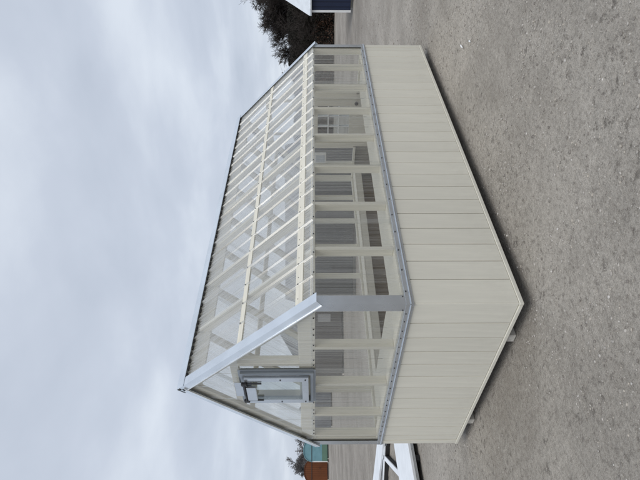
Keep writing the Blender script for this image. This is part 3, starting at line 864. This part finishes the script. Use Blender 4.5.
def grow(rnd, trunk, twigs, p, d, ln, r, depth, maxd, spread, rmin):
    segs = 3
    for k in range(segs):
        d = (d + Vector((rnd.uniform(-1, 1), rnd.uniform(-1, 1), rnd.uniform(-0.5, 0.8))) * 0.16).normalized()
        q = p + d * (ln / segs)
        r2 = max(rmin, r * 0.86)
        (trunk if depth < 2 else twigs).add(p, q, r, r2)
        p, r = q, r2
        if depth < maxd and (k > 0 or depth > 0):
            for _ in range(rnd.choice((1, 2, 2))):
                ax = Vector((rnd.uniform(-1, 1), rnd.uniform(-1, 1), rnd.uniform(-0.3, 0.5))).normalized()
                nd = (d * 0.75 + ax * spread).normalized()
                grow(rnd, trunk, twigs, p, nd, ln * rnd.uniform(0.52, 0.78), r * 0.62, depth + 1, maxd, spread, rmin)
def bare_tree(name, label, loc, h, seed, maxd=5, rmin=0.007, mats=None, group=None, spread=0.75):
    rnd = random.Random(seed)
    root = empty(name, loc)
    tag(root, label, 'tree', group)
    tr, tw = Sticks(), Sticks()
    grow(rnd, tr, tw, Vector((0, 0, -0.05)), Vector((rnd.uniform(-.08, .08), rnd.uniform(-.08, .08), 1)), h * 0.40, h * 0.020, 0, maxd, spread, rmin)
    mt = mats or (bark, twig_m)
    tr.obj('trunk', mt[0], root); tw.obj('crown', mt[1], root)
    return root
def leaf_cloud(name, n, rx, ry, z0, z1, size, mat, parent, seed, power=0.5):
    r = np.random.default_rng(seed)
    V = np.zeros((n * 3, 3))
    th = r.uniform(0, 2 * np.pi, n); rad = r.random(n) ** power; z = r.uniform(z0, z1, n)
    t = (z - z0) / (z1 - z0)
    lobes = 1 + 0.22 * np.sin(th * 3 + seed + t * 5) + 0.15 * np.sin(th * 7 + t * 9 + seed)
    env = np.sqrt(np.clip(1 - (np.clip(t, 0.0, 1) * 1.02 - 0.35) ** 2 / 0.47, 0.02, 1)) * lobes
    c = np.stack([rx * rad * env * np.cos(th), ry * rad * env * np.sin(th), z], 1)
    for k in range(3): V[k::3] = c + r.normal(0, size, (n, 3))
    return link(name, np_mesh(name, V, np.arange(n * 3).reshape(n, 3), [mat]), None, parent)
def thicket(name, label, loc, h, w, seed, group, leafy):
    rnd = random.Random(seed)
    root = empty(name, loc); tag(root, label, 'bush', group)
    tr, tw = Sticks(), Sticks()
    for k in range(6):
        a = rnd.uniform(0, 6.28); rr = rnd.uniform(0, w * 0.32)
        grow(rnd, tr, tw, Vector((rr * math.cos(a), rr * math.sin(a), -0.05)), Vector((rnd.uniform(-.35, .35), rnd.uniform(-.35, .35), 1)).normalized(), h * 0.42, 0.035, 0, 4, 0.7, 0.006)
    tr.obj('trunk', bark, root); tw.obj('branches', twig_m, root)
    leaf_cloud('crown', 9000, w * 0.60, w * 0.60, 0.05, h * 0.95, 0.042, dark_m, root, seed)
    if leafy: leaf_cloud('dead_leaves', 1500, w * 0.70, w * 0.70, 0.05, h * 0.5, 0.05, leaf_m, root, seed + 50, 0.3)
    return root
def from_pix(x, y, D):
    """world point at ground distance D in the direction that the photograph's pixel (x, y) shows"""
    d = F + Rt * ((240 - y) / 484.35) + Up * ((320 - x) / 484.35)
    h = math.hypot(d.x, d.y)
    return Vector((-2.3472 + d.x / h * D, -2.9351 + d.y / h * D, 1.7073 + d.z / h * D))
row = [(4, 4.0), (16, 4.1), (28, 4.1), (40, 4.0), (52, 3.9), (63, 4.1), (76, 3.8), (90, 3.7), (105, 3.8), (120, 3.6), (136, 3.7)]
where = ['at the navy shed corner', 'under the tall bare tree', 'just left of the tall bare tree', 'in the middle of the open gap', 'left of the gap middle', 'at the greenhouse far corner',
         'first behind the greenhouse far end', 'second behind the greenhouse far end', 'third behind the greenhouse far end', 'fourth behind the greenhouse far end', 'fifth behind the greenhouse far end']
for i, ((py, h), wl) in enumerate(zip(row, where)):
    p = from_pix(330, py, 44.0 + (i % 3) * 0.7)
    thicket('brush_thicket', 'dark brown leafless thicket ' + wl, (p.x, p.y, 0), h, 2.0, 100 + i, 'thickets along the yard edge', True)
p = from_pix(320, 3, 47.5)
bare_tree('bare_tree', 'tall bare tree rising behind the navy shed roof', (p.x, p.y, 0), 7.9, 5, 6, 0.010, None, 'bare trees behind the thicket', 0.85)
p = from_pix(320, 20, 48.5)
bare_tree('bare_tree', 'slightly lower bare tree rising over the brush thicket', (p.x, p.y, 0), 6.0, 9, 6, 0.010, None, 'bare trees behind the thicket', 0.6)
p = from_pix(320, -6, 46.5)
bare_tree('bare_tree', 'bare tree at the picture edge above the navy shed', (p.x, p.y, 0), 8.8, 14, 6, 0.011, None, 'bare trees behind the thicket', 0.85)
for i, (py, D, h, lab) in enumerate(((447, 100, 5.6, 'grey bare tree behind the teal shed'), (457, 104, 5.4, 'grey bare tree behind the gap between teal and rust sheds'), (467, 98, 6.0, 'grey bare tree behind the rust shed'),
                                     (476, 90, 7.2, 'taller grey bare tree at the picture edge behind the rust shed'), (437, 106, 5.5, 'grey bare tree behind the greenhouse left corner'))):
    p = from_pix(320, py, D)
    bare_tree('far_tree', lab, (p.x, p.y, 0), h, 60 + i, 5, 0.022, (farbark, farbark), 'far grey trees', 0.9)

# utility poles and wire
pole_m = mat_plain('pole_wood', (0.16, 0.15, 0.145), 0.9)
def pole(loc, h, label):
    root = empty('utility_pole', loc); tag(root, label, 'utility pole', 'utility poles')
    bm = bmesh.new(); bmesh.ops.create_cone(bm, cap_ends=True, segments=8, radius1=0.15, radius2=0.10, depth=h, matrix=Matrix.Translation((0, 0, h / 2)))
    from_bm('pole_shaft', bm, pole_m, root)
    box('cross_arm', -0.8, 0.8, -0.05, 0.05, h - 0.55, h - 0.43, pole_m, root)
    return root
p = from_pix(320, 451, 118); pole((p.x, p.y, 0), 6.0, 'dark utility pole standing behind the teal shed')
p = from_pix(320, 73, 90); q = pole((p.x, p.y, 0), 7.3, 'utility pole peeping over the thicket beside the greenhouse roof')
a = Vector((p.x, p.y, 7.1)); b = from_pix(246, -10, 80)
st = Sticks(); N = 14
for k in range(N):
    def wp_(t): 
        v = a.lerp(b, t); v.z -= 1.4 * t * (1 - t); return v
    st.add(wp_(k / N), wp_((k + 1) / N), 0.014, 0.014)
tag(st.obj('overhead_wire', M['black'], None), 'thin overhead wire sloping above the thicket', 'wire')
